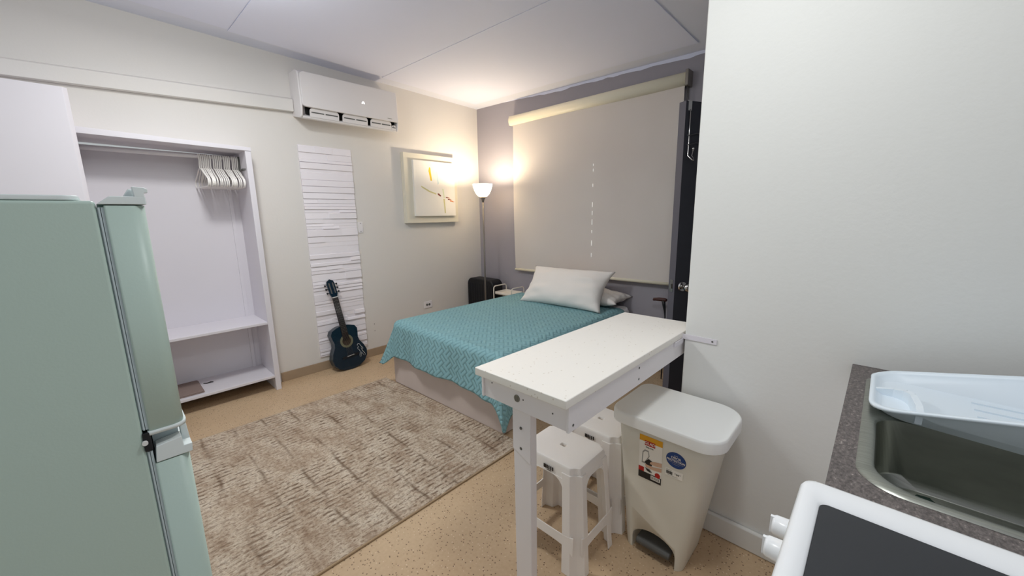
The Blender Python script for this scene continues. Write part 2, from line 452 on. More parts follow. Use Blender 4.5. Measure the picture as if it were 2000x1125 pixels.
tc_ = MB(); q = [(-0.95, 3.50), (-0.036, 3.50), (-0.036, YL - .002), (-0.95, YL - .002)]
tcab = thing('tall_cabinet', 'tall plain white cabinet rising beside the wardrobe behind the refrigerator', 'cabinet', (-0.48, 3.6, 0))
tc_.prism([(x, y, 0) for x, y in q], (0, 0, 2.165)); finish('carcass', tc_, 'lam', tcab, bevel=.003)
dd = MB().prism([(x, y, .06) for x, y in ((-.945, 3.478), (-.024, 3.478), (-.006, 3.493), (-.006, 3.4995), (-.945, 3.4995))], (0, 0, 2.112)); finish('door', dd, 'lam', tcab, bevel=.002)

# hangers
def hanger_at(loc, label):
    h = thing('clothes_hanger', label, 'hanger', loc, 'white hangers on the wardrobe rail', local=True)
    pts = []
    # hook over the rail: rail centre is the local origin
    for k_ in range(13):
        a = math.radians(-30 + 210 * k_ / 12); pts.append((0, 0.0165 * math.cos(a), 0.0165 * math.sin(a)))
    pts = pts + [(0, -.016, -.03), (0, 0, -.06), (0, 0, -.088)]
    finish('hook', MB().tube(pts, .0046, 8), 'plastic', h)
    b = []
    hw, top, mid, bot = .175, -.084, -.172, -.222
    def arc(cx, cz, r, a0, a1, n=5): return [(0, cx + r * math.cos(math.radians(a0 + (a1 - a0) * i / n)), cz + r * math.sin(math.radians(a0 + (a1 - a0) * i / n))) for i in range(n + 1)]
    b += [(0, 0, top)] + [(0, -.03, top - .006), (0, -.10, top - .048)] + arc(-hw + .03, mid - .018, .032, 110, 270) + [(0, 0, bot + .002)]
    b += arc(hw - .03, mid - .018, .032, -90, 70) + [(0, .10, top - .048), (0, .03, top - .006)]
    finish('hanger_body', MB().tube(b, .0046, 8, close=True), 'plastic', h)
    return h
xs = []; x = 0.590
for i in range(20):
    xs.append(x); x += random.choice((.0108, .0115, .0122, .0112)) + (.008 if i in (6, 11, 15) else 0)
h0 = hanger_at((xs[0], 3.765, 1.882), 'white plastic clothes hanger bunched with identical ones on the wardrobe rail')
h0.rotation_euler = (0, 0, .07)
for i, x in enumerate(xs[1:]):
    o = dup(h0, (x, 3.765, 1.882), random.uniform(-.025, .025), 'white plastic clothes hanger bunched with identical ones on the wardrobe rail')
h0['label'] = 'end hanger of the white bunch, nearest the empty part of the rail'

mt = MB()
mt.loft([rrect(.20, .385, 3.60, 3.90, z, .012, 3) for z in (.1325, .139)], smooth=False).loft([rrect(.203, .38, 3.605, 3.895, z, .012, 3) for z in (.1395, .146)], smooth=False)
tag(finish('folded_mat', mt, 'taupe', loc=(.29, 3.75, .132), bevel=.002), 'taupe folded mat lying on the lowest wardrobe shelf', 'mat')
tag(finish('trinket', MB().tube([(.405, 3.80, .137), (.425, 3.785, .137), (.45, 3.79, .138), (.465, 3.78, .137)], [.003, .004, .005, .003], 8), 'fret', loc=(.43, 3.79, .132)), 'small dark slim trinket beside the taupe mat on the lowest shelf', 'trinket')

# ------------------------------------------------------------------ air conditioner and its line cover
ac = thing('air_conditioner', 'white wall-mounted split air conditioner with open louvres near the ceiling', 'air conditioner', (1.70, 3.72, 2.24))
x0, x1 = 1.272, 2.135
prof = [(3.718, 2.262), (3.70, 2.262), (3.60, 2.230), (3.552, 2.224), (3.542, 2.230), (3.543, 2.242), (3.60, 2.27), (3.60, 2.33), (3.528, 2.33), (3.528, 2.560), (3.56, 2.588), (3.62, 2.598), (3.718, 2.598)]
finish('housing', MB().prism([(x0 + .009, y, z) for y, z in prof], (x1 - x0 - .018, 0, 0)), 'acw', ac, bevel=.006)
for xx in (x0 - .008, x1 - .008):
    finish('end_cap', MB().prism([(xx, y, z) for y, z in ((3.72, 2.262), (3.60, 2.234), (3.55, 2.229), (3.536, 2.24), (3.520, 2.30), (3.531, 2.54), (3.54, 2.575), (3.58, 2.596), (3.72, 2.598))], (.016, 0, 0)), 'acw', ac, bevel=.005)
fl = [(p.x, 3.505 + (0.012 if p.y > 2.55 else 0), p.y) for p in rrect(x0 + .002, x1 - .004, 2.308, 2.576, 0, [.012, .04, .03, .012], 6)]
pn = finish('front_panel', MB().prism(fl, (0, .024, 0)), 'acw', ac, bevel=.005)
finish('display_mark', MB().poly([(1.775, 3.5035, 2.415), (1.783, 3.5035, 2.431), (1.79, 3.5035, 2.434), (1.797, 3.5035, 2.431), (1.805, 3.5035, 2.415), (1.797, 3.5035, 2.415), (1.79, 3.5035, 2.424), (1.783, 3.5035, 2.415)]),
       mat('display_glow', (255, 255, 255), emit=(255, 255, 255), estr=1.2), pn)
finish('badge', MB().box(2.02, 2.065, 3.5035, 3.5045, 2.328, 2.333), 's_grey', pn)
finish('outlet_shade', MB().box(x0 + .05, x1 - .012, 3.57, 3.598, 2.262, 2.329), 'dark', ac)  # near-black block paints the shade inside the air outlet
for (a, b) in ((1.335, 1.575), (1.605, 1.835), (1.862, 2.072), (2.074, 2.122)):
    lv = MB()
    T = Matrix.Translation((0, 3.538, 2.240)) @ Matrix.Rotation(math.radians(6), 4, 'X')
    zt = .070 if b < 2.1 else .045
    o2 = [T @ V((p.x, 0, p.y)) for p in rrect(a, b, .0, zt, 0, [.026, .026, .004, .004], 5)]
    lv.prism(o2, T.to_3x3() @ V((0, .008, 0)))
    lo = finish('louvre', lv, 'acw', ac, bevel=.002)
    sl = MB(); mid = (a + b) / 2
    for (p, q) in ((a + .012, mid - .006), (mid + .006, b - .012)) if b < 2.1 else ((a + .006, b - .006),):
        sl.box(p, q, -.0015, .0005, .032 if b < 2.1 else .018, .041 if b < 2.1 else .024, T)
    finish('slot', sl, 'pedal', lo)
tr = MB(); a, b = V((-1.6, 3.68, 2.18)), V((1.262, 3.68, 2.398))
tr.loft([[(a.x, 3.719, 2.178), (a.x, 3.672, 2.178), (a.x, 3.672, 2.258), (a.x, 3.69, 2.266), (a.x, 3.719, 2.266)],
         [(b.x, 3.719, 2.292), (b.x, 3.672, 2.292), (b.x, 3.672, 2.384), (b.x, 3.69, 2.398), (b.x, 3.719, 2.398)]], smooth=False)
tag(finish('line_cover', tr, 'wall', loc=(-.2, 3.719, 2.25), bevel=.004), 'long cream pipe cover sloping along the wall to the air conditioner', 'pipe cover')

# ------------------------------------------------------------------ wall decor and plates
wp = MB(); z = 2.035; random.seed(11)
xa, xb = 1.272, 1.732
wp.box(xa, xb, YL - .006, YL - .0005, .128, 2.04)
while z > .14:
    hgt = random.choice((.026, .03, .04, .055, .065, .07))
    hgt = min(hgt, z - .13)
    if hgt < .012: break
    cuts = random.choice(((), (.32,), (.52,), (.66,), (.78,), (.25,), (.45, .8), (.3, .62)))
    ed = [xa] + [xa + (xb - xa) * c_ for c_ in cuts] + [xb]
    for i in range(len(ed) - 1):
        dt = random.choice((.006, .010, .015)); db = dt + random.choice((.001, .002, .006))
        e0, e1 = ed[i], ed[i + 1]; g = .0
        Q = [[(e0, YL - .004, z - hgt), (e1, YL - .004, z - hgt), (e1, YL - .004, z), (e0, YL - .004, z)],
             [(e0 + g, YL - db, z - hgt + .002), (e1 - g, YL - db, z - hgt + .002), (e1 - g, YL - dt, z - .004), (e0 + g, YL - dt, z - .004)]]
        wp.loft(Q, False, True, False)
    z -= hgt
tag(finish('wall_panel', wp, mat('panel_white', (240, 235, 240), .5, .01), loc=(1.5, YL, .128)), 'tall white panel of textured ledge-stone strips behind the guitar', 'wall panel')

art = thing('wall_art', 'square cream relief picture with yellow and rust paint strokes beside the lamp', 'picture', (2.6, YL, 1.35))
finish('backing_board', MB().box(2.256, 2.942, 3.662, 3.719, 1.353, 2.072), 'frame', art, bevel=.002)
cv = finish('raised_canvas', MB().box(2.350, 2.884, 3.632, 3.662, 1.424, 2.003), 'paper', art, bevel=.002)
st = MB(); A = lambda x, z: (x, 3.6312, z)
mts = ['yellow', 'olive', 'palegreen', 'paleblue', 'red', 'orange']
def stroke(mi, pts):
    st.mi = mi; st.loft([[A(*p) for p in pts], [(p[0], 3.6318, p[1]) for p in pts]], smooth=False)
stroke(0, [(2.535, 1.90), (2.545, 1.94), (2.56, 1.935), (2.575, 1.80), (2.556, 1.80)])
stroke(3, [(2.635, 1.90), (2.652, 1.902), (2.662, 1.775), (2.648, 1.76)])
stroke(1, [(2.428, 1.742), (2.445, 1.738), (2.54, 1.693), (2.625, 1.668), (2.62, 1.655), (2.53, 1.68), (2.44, 1.724)])
stroke(2, [(2.706, 1.72), (2.722, 1.72), (2.735, 1.62), (2.722, 1.62)])
stroke(1, [(2.715, 1.61), (2.735, 1.61), (2.742, 1.46), (2.728, 1.45)])
stroke(4, [(2.640, 1.668), (2.66, 1.668), (2.69, 1.642), (2.676, 1.636), (2.645, 1.652)])
for i, (x, z) in enumerate(((2.748, 1.633), (2.775, 1.612), (2.805, 1.594))):
    stroke(4 if i < 2 else 5, [(x, z), (x + .045, z - .006), (x + .05, z - .014), (x + .004, z - .010)])
    stroke(5, [(x + .03, z - .008), (x + .062, z - .011), (x + .062, z - .016), (x + .03, z - .014)])
finish('paint_strokes', st, mts, cv)

sw = finish('blank_plate', MB().box(1.745, 1.792, YL - .006, YL + .002, 1.272, 1.376), 'white', loc=(1.768, YL, 1.324), bevel=.002)
tag(sw, 'small white blank switch plate beside the textured wall panel', 'wall plate')
for zz in (1.363, 1.285): finish('screw', MB().disc((1.768, YL - .006, zz), (0, -1, 0), .004, .001, 10), 'pedal', sw)
ot = thing('wall_outlet', 'white wall outlet with two grey sockets above the bed edge', 'outlet', (2.494, YL, .425))
finish('plate', MB().box(2.440, 2.548, YL - .007, YL - .0003, .385, .462), 'white', ot, bevel=.002)
for x in (2.478, 2.510): finish('socket', MB().disc((x, YL - .0065, .424), (0, -1, 0), .0135, .002, 20), 'pedal', ot)
for zz, nm in ((.335, 'upper'), (.262, 'lower')):
    x_ = 1.83
    tag(finish('screw', MB().disc((x_, YL + .003, zz), (0, -1, 0), .0045, .0075, 12, .003), 'pedal', loc=(x_, YL, zz)), nm + ' of two small nail holes in the wall beside the textured panel', 'screw')  # small grey discs marking nail holes in the wall

# ------------------------------------------------------------------ grey wall: roller blind
bl = thing('roller_blind', 'wide greige roller blind pulled down over the window on the grey wall', 'blind', (3.29, 2.16, .80))
ca = MB(); ca.loft([[(3.28 + .045 * math.cos(a) * .9, y, 2.432 + .05 * math.sin(a)) for a in [2 * PI * k / 20 for k in range(20)]] for y in (1.236, 3.11)])
finish('cassette', ca, 'roller', bl)
finish('end_bracket', MB().box(3.235, 3.332, 1.212, 1.236, 2.375, 2.49), 'pole', bl, bevel=.004)
finish('end_bracket', MB().box(3.26, 3.332, 3.11, 3.122, 2.385, 2.48), 'roller', bl, bevel=.004)
fb = MB(); rows = []
for i in range(25):
    z = 2.40 + (0.822 - 2.40) * i / 24; row = []
    for j in range(41):
        t = j / 40; y = 1.25 + 1.825 * t - .02 * (i / 24) * (t - .0)
        bow = .012 * math.sin(PI * i / 24) * math.sin(PI * t * 1.3 + .4) + .004 * math.sin(7 * t + i * .2)
        row.append((3.275 + bow, y, z + .0))
    rows.append(row)
fb.loft(rows, False, False, True, closed=False)
fa = finish('fabric', fb, 'blind', bl)
finish('bottom_bar', MB().tube([(3.272, 1.25, .826), (3.272, 3.056, .806)], .0135, 12), 'roller', bl)
M['slit_glow'] = mat('painted_slit_glow', (250, 248, 244), emit=(255, 255, 250), estr=.5)  # glowing white strips on the fabric stand in for light leaking through
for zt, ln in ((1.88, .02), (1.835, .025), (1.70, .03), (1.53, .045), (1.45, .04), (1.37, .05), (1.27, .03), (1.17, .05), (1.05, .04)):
    finish('painted_light_slit', MB().box(3.2575, 3.258, 2.036, 2.0405, zt - ln, zt), M['slit_glow'], fa)
ch = MB(); ch.tube([(3.26, 1.222, 2.38), (3.258, 1.222, 1.2)], .0022, 6).tube([(3.285, 1.222, 2.38), (3.287, 1.222, 1.2)], .0022, 6)
finish('bead_chain', ch, 'steel', bl)

# over-door hook
hk = thing('over_door_hook', 'chrome over-door hanger with wire hooks on top of the dark door', 'hook', L(.03, 0, 2.085))
s_ = MB(); s_.box(.018, .042, -.0035, -.0005, 2.03, 2.088, DM).box(.018, .042, -.0035, .0585, 2.0855, 2.0885, DM).box(.018, .042, .0555, .0585, 2.03, 2.088, DM)
finish('strap', s_, 'strap', hk)
pth = [L(.03, -.006, 2.035), L(.03, -.008, 1.90), L(.03, -.008, 1.765)] + [L(.03 + .014 * (1 - math.cos(a)), -.01 - .03 * math.sin(a), 1.765 - .03 * math.sin(a)) for a in [PI * k / 8 for k in range(1, 9)]] + [L(.060, -.016, 1.80)]
finish('rod', MB().tube(pth, .004, 10), 'chrome', hk)
bm_ = MB(); bm_.lathe([(.001, -.009), (.006, -.006), (.009, 0), (.006, .006), (.001, .009)], L(.061, -.016, 1.807), 12); finish('ball_tip', bm_, 'chrome', hk)
for z in (1.885, 1.83):
    finish('wire_arm', MB().tube([L(.0, -.03, z - .004), L(.03, -.014, z), L(.08, -.012, z + .012), L(.15, -.012, z + .014), L(.22, -.012, z + .006)], .003, 8), 'wire', hk)

# walking stick behind the door
X_ = 3.22
stp = V((X_, 1.288, .693)); stk = thing('walking_stick', 'black stick with a brown grip leaning by the grey wall behind the table', 'stick', (3.2, 1.27, 0))
finish('grip', MB().tube([(X_, 1.382, .680), (X_, 1.375, .690), (X_, 1.33, .695), (X_, 1.29, .697), (X_, 1.272, .694), (X_, 1.266, .69)], [.008, .014, .016, .016, .015, .008], 14), 'brown', stk)
finish('shaft', MB().tube([(X_, 1.296, .69), (X_, 1.288, .65), (X_ - .002, 1.278, .60), (X_ - .01, 1.27, .55), (X_ - .04, 1.26, 0.006)], [.016, .013, .008, .005, .005], 10), 'black', stk)

# ------------------------------------------------------------------ corner: lamp, suitcase, cart
lx, ly = 2.98, 3.266
lamp = thing('floor_lamp', 'lit torchiere floor lamp with slim grey pole in the corner', 'lamp', (lx, ly, 0))
finish('base', MB().lathe([(.084, 0), (.085, .008), (.078, .018), (.03, .026), (.012, .04)], (lx, ly, 0), 32), 'pole', lamp)
finish('pole', MB().tube([(lx, ly, .03), (lx, ly, 1.585)], .0095, 14), 'pole', lamp)
finish('socket_cup', MB().lathe([(.010, 1.565), (.016, 1.59), (.030, 1.612), (.034, 1.622), (.02, 1.622)], (lx, ly, 0), 24), 'pole', lamp)
sh = MB().lathe([(.030, 1.622), (.05, 1.632), (.072, 1.655), (.09, 1.69), (.104, 1.735), (.108, 1.76), (.104, 1.76), (.10, 1.735), (.086, 1.692), (.068, 1.66), (.046, 1.638), (.02, 1.63)], (lx, ly, 0), 40, False, False)
finish('shade', sh, 'shade', lamp)
pl_ = bpy.data.lights.new('lamp_bulb', 'POINT'); pl_.energy = 25; pl_.color = (1.0, .83, .60); pl_.shadow_soft_size = .035
po = bpy.data.objects.new('lamp_bulb', pl_); COL.objects.link(po); po.location = (lx, ly, 1.735)

sc_ = thing('suitcase', 'black ribbed upright suitcase standing in the corner behind the lamp', 'suitcase', (3.15, 3.46, 0))
out = [V((p.x, p.y, 0)) for p in rrect(3.235, 3.695, .045, .672, 0, [.075, .075, .05, .05], 8)]
finish('shell', MB().loft([[(3.07, p.x, p.y) for p in out], [(3.24, p.x, p.y) for p in out]]), 'suit', sc_, bevel=.02, seg=3)
rb = MB()
for i in range(9): rb.box(3.0665, 3.075, 3.285 + i * .044, 3.297 + i * .044, .09, .61)
finish('rib', rb, 'black', sc_, bevel=.002)
for y in (3.30, 3.63): finish('wheel', MB().tube([(3.12, y - .012, .022), (3.12, y + .012, .022)], .022, 16), 'black', sc_)

ct = thing('utility_cart', 'small cream metal cart with looped handles behind the bed', 'cart', (3.17, 3.07, 0))
cx0, cx1, cy0, cy1 = 3.065, 3.265, 2.935, 3.205
def tray(z, nm):
    t = MB(); t.loft([rrect(cx0, cx1, cy0, cy1, z, .02, 4), rrect(cx0, cx1, cy0, cy1, z + .028, .02, 4), rrect(cx0 + .005, cx1 - .005, cy0 + .005, cy1 - .005, z + .028, .016, 4), rrect(cx0 + .005, cx1 - .005, cy0 + .005, cy1 - .005, z + .006, .016, 4)])
    return finish(nm, t, 'cartw', ct)
for z in (.525, .33, .12): tray(z, 'tray')
for y in (cy0 - .006, cy1 + .006):
    p = [(cx0 - .004, y, .05), (cx0 - .004, y, .585)] + [(cx0 + .026 - .03 * math.cos(a), y, .585 + .03 * math.sin(a)) for a in (PI / 6, PI / 3, PI / 2)]
    p += [(cx1 - .026 + .03 * math.sin(a), y, .585 + .03 * math.cos(a)) for a in (0, PI / 6, PI / 3)] + [(cx1 + .004, y, .585), (cx1 + .004, y, .05)]
    finish('handle_frame', MB().tube(p, .0068, 10), 'cartw', ct)
    for x in (cx0 - .004, cx1 + .004): finish('caster', MB().tube([(x, y - .01, .026), (x, y + .01, .026)], .026, 16), 'black', ct)
for i, (x, y) in enumerate(((3.14, 3.03), (3.12, 2.985))):
    tag(finish('jar', MB().lathe([(.026, 0), (.028, .01), (.028, .12), (.018, .135), (.018, .155), (.0, .156)], seg=16), 'black', loc=(x, y, .3365)), ('left' if i == 0 else 'right') + ' of two small black jars on the cart middle tray', 'jar', 'black jars on the cart')

# ------------------------------------------------------------------ bed, quilt, pillows
bed = thing('bed', 'full-size bed with taupe fabric base under a teal quilt', 'bed', (2.4, 2.27, 0))
finish('bed_base', MB().prism([(1.60, 2.955, .0), (1.64, 1.66, .0), (3.27, 1.66, 0), (3.27, 2.90, 0)], (0, 0, .30)), 'bedbase', bed, bevel=.012, seg=3)
my0, my1, mx0 = 1.615, 2.87, 1.585
finish('mattress', MB().loft([rrect(mx0 + .02, 3.29, my0 + .015, my1 - .015, .30, .06), rrect(mx0, 3.30, my0, my1, .33, .07), rrect(mx0, 3.30, my0, my1, .53, .07), rrect(mx0 + .02, 3.29, my0 + .02, my1 - .02, .566, .06)]), 'sheet', bed)
def quilt():
    zt = .579; rr = .055
    xi, y0i, y1i = mx0 + .035, my0 + .035, my1 - .035
    bm = bmesh.new(); uvl = bm.loops.layers.uv.new('UVMap')
    S0, S1 = 3.14, mx0 - .30          # head edge -> foot overhang (in flat cloth x)
    T0, T1 = my0 - .37, my1 + .30
    ns, nt = 150, 150; G = []
    L1 = rr * PI / 2
    for i in range(ns + 1):
        row = []
        for j in range(nt + 1):
            s = S0 + (S1 - S0) * i / ns; t = T0 + (T1 - T0) * j / nt
            # the cloth lies straight on top; past the inset edge it turns down
            if t < y0i: t_ = y0i - t
            elif t > y1i: t_ = t - y1i
            else: t_ = 0
            s_ = max(0, xi - s)
            dd = min(math.hypot(s_, t_), .43 if t > y1i else .50)
            d0 = max(math.hypot(s_, t_), 1e-9)
            bx = max(s, xi); by = min(max(t, y0i), y1i)
            if dd > 1e-6:
                ux, uy = -s_ / d0, (t_ / d0) * (1 if t > y1i else -1)
                if dd < L1: a = dd / rr; hh, vv = rr * math.sin(a), rr * (1 - math.cos(a))
                else:
                    e = dd - L1; per = (by * 1.0 - bx * 1.0)
                    corner = min(s_, t_) / max(s_, t_, 1e-6)
                    wave = .016 * math.sin(per * 9.0 + 1.0) + .008 * math.sin(per * 23)
                    fl = .10 + .35 * corner ** 1.5 * (.95 if t > y1i else .25) 
                    hh = rr + e * fl + wave * min(1, e / .2); vv = rr + e * math.sqrt(max(.2, 1 - fl * fl))
                z = zt - vv
                if t_ > 0 and s_ == 0: hh = min(hh, .075 + .3 * max(0, 0))
                p = (bx + ux * hh, by + uy * hh, max(z, .02))
            else:
                p = (s, t, zt + .004 * math.sin(s * 7 + t * 3) + .003 * math.sin(t * 11 - s * 2))
            row.append((bm.verts.new(p), (s, t)))
        G.append(row)
    for i in range(ns):
        for j in range(nt):
            q = (G[i][j], G[i + 1][j], G[i + 1][j + 1], G[i][j + 1])
            f = bm.faces.new([a[0] for a in q]); f.smooth = True
            for lp, a in zip(f.loops, q): lp[uvl].uv = a[1]
    me = bpy.data.meshes.new('quilt'); bm.to_mesh(me); bm.free(); me.materials.append(M['quilt'])
    o = bpy.data.objects.new('quilt', me); COL.objects.link(o)
    sm = o.modifiers.new('thick', 'SOLIDIFY'); sm.thickness = .008; sm.offset = 1
    return o
q = quilt(); tag(q, 'teal basket-weave stitched quilt spread over the bed', 'quilt')

def pillow(name, w_, h_, th, seed, label, mtx):
    rnd = random.Random(seed); ph = [rnd.uniform(0, 6) for _ in range(6)]
    m = MB(); n = 36; rows_t = []
    for sgn in (1, -1):
        G = []
        for i in range(n + 1):
            u = -1 + 2 * i / n; row = []
            for j in range(n + 1):
                v = -1 + 2 * j / n
                pin = 1 - .10 * (1 - u * u) * abs(v) ** 3 ; pin2 = 1 - .12 * (1 - v * v) * abs(u) ** 3
                prof = (max(0, 1 - abs(u) ** 3.0) * max(0, 1 - abs(v) ** 2.6)) ** .55
                wr = .026 * math.sin(9 * u + 3 * v + ph[0]) * (abs(u) ** 2) + .022 * math.sin(14 * v - 4 * u + ph[1]) * abs(u) ** 2 + .008 * math.sin(6 * u * v * 3 + ph[2])
                zz = sgn * (th / 2 * prof + wr * prof * .6)
                row.append(m.bm.verts.new(mtx @ V((u * w_ / 2 * pin2, v * h_ / 2 * pin, zz))))
            G.append(row)
        for i in range(n):
            for j in range(n):
                f = m.bm.faces.new([G[i][j], G[i + 1][j], G[i + 1][j + 1], G[i][j + 1]]); f.smooth = True
    bmesh.ops.remove_doubles(m.bm, verts=m.bm.verts, dist=.0005)
    loc = mtx.translation.copy()
    return tag(finish(name, m, 'pillow', loc=loc), label, 'pillow')
def pose(c, along, up):
    a = V(along).normalized(); u = V(up); u = (u - a * u.dot(a)).normalized(); n_ = a.cross(u)
    x = Matrix((a, u, n_)).transposed().to_4x4(); x.translation = V(c); return x
pillow('pillow', .90, .42, .20, 1, 'large white pillow propped up in front at the head of the bed', pose((2.955, 2.13, .745), (.04, -1, .01), (.66, .0, .80)))
pillow('pillow', .88, .33, .14, 5, 'second white pillow lying flat behind the propped pillow', pose((3.155, 2.06, .660), (.03, -1, -.02), (1, .05, .06)))

# ------------------------------------------------------------------ guitar
gt = thing('guitar', 'dark blue acoustic guitar leaning against the textured wall panel', 'guitar', (1.497, 3.535, 0.002), local=True)
def body_w(t):   # half width along the body, t 0 (bottom) .. 1 (shoulder)
    pts = [(0, .0), (.03, .075), (.09, .125), (.2, .160), (.32, .168), (.45, .150), (.58, .119), (.66, .113), (.76, .122), (.86, .127), (.94, .108), (.985, .06), (1, .03)]
    for (a, wa), (b, wb) in zip(pts, pts[1:]):
        if t <= b:
            k_ = (t - a) / (b - a); k_ = k_ * k_ * (3 - 2 * k_) if 0.1 < a < .9 else k_
            return wa + (wb - wa) * k_
    return .03
BL = .425
side = []
ts = [0, .01, .03, .06, .09, .14, .2, .26, .32, .38, .45, .52, .58, .62, .66, .71, .76, .81, .86, .9, .94, .965, .985, 1]
rt = [(body_w(t), t * BL) for t in ts]; lf = [(-x, z) for x, z in rt[::-1]]
outl = rt + [p for p in lf if abs(p[0]) > 1e-6]
outl = [(max(min(x, 1), -1), z) for x, z in outl]
b_ = MB(); b_.loft([[(x, 0, z) for x, z in outl], [(x * .995, .08, z) for x, z in outl]], False, True, True)
bd = finish('body', b_, 'guitar_s', gt)
tp = MB(); tp.loft([[(x * 1.01, -.003, z) for x, z in outl], [(x * 1.01, .001, z) for x, z in outl]], True, False, False)
top_ = finish('soundboard', tp, 'guitar', gt)
hz = .275
r2 = MB(); n = 36
r2.loft([[(math.cos(2 * PI * k / n) * r, y, hz + math.sin(2 * PI * k / n) * r) for k in range(n)] for r, y in ((.062, -.0032), (.062, -.0045), (.042, -.0045), (.042, -.0032))], False, False, False)
finish('rosette', r2, 'rosette', gt)
finish('soundhole', MB().disc((0, -.0034, hz), (0, -1, 0), .042, .0006, 30), 'hole', gt)
nk = MB(); nk.loft([[(-.030, -.012, hz + .01), (.030, -.012, hz + .01), (.030, -.0035, hz + .01), (-.030, -.0035, hz + .01)], [(-.024, -.012, .70), (.024, -.012, .70), (.024, .012, .70), (-.024, .012, .70)]], smooth=False)
nko = finish('neck', nk, 'fret', gt, bevel=.002)
fr = MB()
for i in range(16):
    z = .70 - .36 * (1 - 2 ** (-(i + 1) / 12)) * 1.55
    if z > hz + .07: fr.box(-.026, .026, -.0128, -.0118, z - .0008, z + .0008)
finish('fret_wires', fr, 'steel', nko)
finish('nut', MB().box(-.025, .025, -.0155, .004, .700, .706), 'offwhite', gt)
T = Matrix.Translation((0, -.004, .706)) @ Matrix.Rotation(math.radians(-8), 4, 'X')
hd = [(-.024, 0), (.024, 0), (.036, .03), (.037, .13), (.030, .155), (.012, .163), (0, .172), (-.012, .163), (-.030, .155), (-.037, .13), (-.036, .03)]
ho = finish('headstock', MB().prism([T @ V((x, 0, z)) for x, z in hd], T.to_3x3() @ V((0, .016, 0))), 'guitar', gt, bevel=.003)
for sx in (-1, 1):
    finish('slot', MB().box(sx * .017 - .006, sx * .017 + .006, -.001, .0005, .035, .135, T), 'steel', ho)
    for z in (.045, .082, .118):
        pg = MB(); pg.tube([T @ V((sx * .036, .008, z)), T @ V((sx * .047, .008, z))], .003, 8); pg.box(sx * .054 - .006, sx * .054 + .006, .004, .012, z - .008, z + .008, T)
        finish('tuning_peg', pg, 'black', ho, bevel=.001)
bro = finish('bridge', MB().box(-.08, .08, -.012, -.003, .118, .138), 'black', gt, bevel=.002)
finish('saddle', MB().box(-.035, .035, -.0145, -.011, .130, .133), 'offwhite', bro)
sg = MB()
for k_ in range(6):
    x = -.02 + .008 * k_; sg.tube([(x * 1.3, -.0145, .132), (x, -.016, .703)], .0006, 5)
finish('strings', sg, 'steel', gt)
# white outlined sticker
ol = [(.085, .205), (.10, .215), (.112, .205), (.118, .185), (.135, .16), (.132, .15), (.118, .165), (.122, .14), (.142, .10), (.14, .085), (.126, .088), (.112, .125), (.10, .085), (.086, .085), (.088, .10), (.10, .135), (.094, .155), (.084, .165), (.086, .18), (.095, .18)]
finish('sticker', MB().tube([(x, -.0045, z) for x, z in ol], .0016, 6, close=True), 'offwhite', gt)
gt.rotation_euler = (math.radians(-9.3), math.radians(-5.0), math.radians(3))

# ------------------------------------------------------------------ rug
rug = thing('area_rug', 'beige and brown distressed ribbed rug in front of the bed', 'rug', (.55, 2.28, 0))
rg = MB(); nx, ny = 90, 60
RX0, RX1, RY0, RY1 = -.75, 1.655, 1.502, 3.085
rg.loft([[(RX0, RY0, 0.0005), (1.644, RY0, 0.0005), (1.588, RY1, 0.0005), (RX0, RY1, 0.0005)], [(RX0, RY0, .010), (1.644, RY0, .010), (1.588, RY1, .010), (RX0, RY1, .010)]], smooth=False)
finish('pile', rg, 'rug', rug)
eb = [(RX0, RY0 - .004, .005), (1.643, RY0 - .004, .005), (1.588, RY1 + .004, .005), (RX0, RY1 + .004, .005)]
finish('edge_binding', MB().tube(eb, .006, 8, close=True), 'binding', rug)

# ------------------------------------------------------------------ bar table
tb = thing('bar_table', 'narrow white bar table on one leg fixed to the wall end', 'table', (1.3, .78, 0))
finish('tabletop', MB().prism([(.842, .598, .872), (1.90, .598, .872), (1.885, .965, .872), (.838, .985, .872)], (0, 0, .028)), 'quartz', tb, bevel=.003)
apr = finish('apron', MB().box(.868, .886, .612, .968, .788, .8715), 'white', tb, bevel=.0015)
apr2 = finish('apron', MB().box(.862, 1.86, .602, .6115, .788, .8715), 'white', tb, bevel=.0015)
finish('apron', MB().box(.862, 1.86, .9685, .978, .788, .8715), 'white', tb, bevel=.0015)
finish('bolt', MB().disc((.868, .812, .829), (-1, 0, 0), .0125, .002, 20).box(.865, .8672, .807, .809, .819, .839).box(.865, .8672, .815, .817, .819, .839), 'steel', apr)
for y, z in ((.93, .848), (.785, .832), (.665, .828)): finish('screw', MB().disc((.868, y, z), (-1, 0, 0), .0028, .0008, 8), 'pedal', apr)
for x, z in ((1.31, .856), (1.31, .812), (.885, .807)): finish('screw', MB().disc((x, .602, z), (0, -1, 0), .0045, .0008, 10), 'pedal', apr2)
lg = MB(); lg.loft([[(.886, .768, 0), (.918, .768, 0), (.918, .842, 0), (.886, .842, 0)], [(.8875, .770, .871), (.918, .770, .871), (.918, .852, .871), (.8875, .852, .871)]], smooth=False)
leg = finish('leg', lg, 'white', tb, bevel=.004)
lp = MB(); lp.loft([[(.883, .769, .600), (.8865, .769, .590), (.8865, .8475, .622), (.883, .8475, .632)], [(.8865, .770, .79), (.8875, .770, .79), (.8875, .851, .79), (.8865, .851, .79)]], smooth=False)
finish('bracket_plate', lp, 'white', leg, bevel=.001)
for z in (.715, .640): finish('bolt_hole', MB().disc((.8846, .811, z), (-1, 0, 0), .0052, .0022, 14), 'pedal', leg)

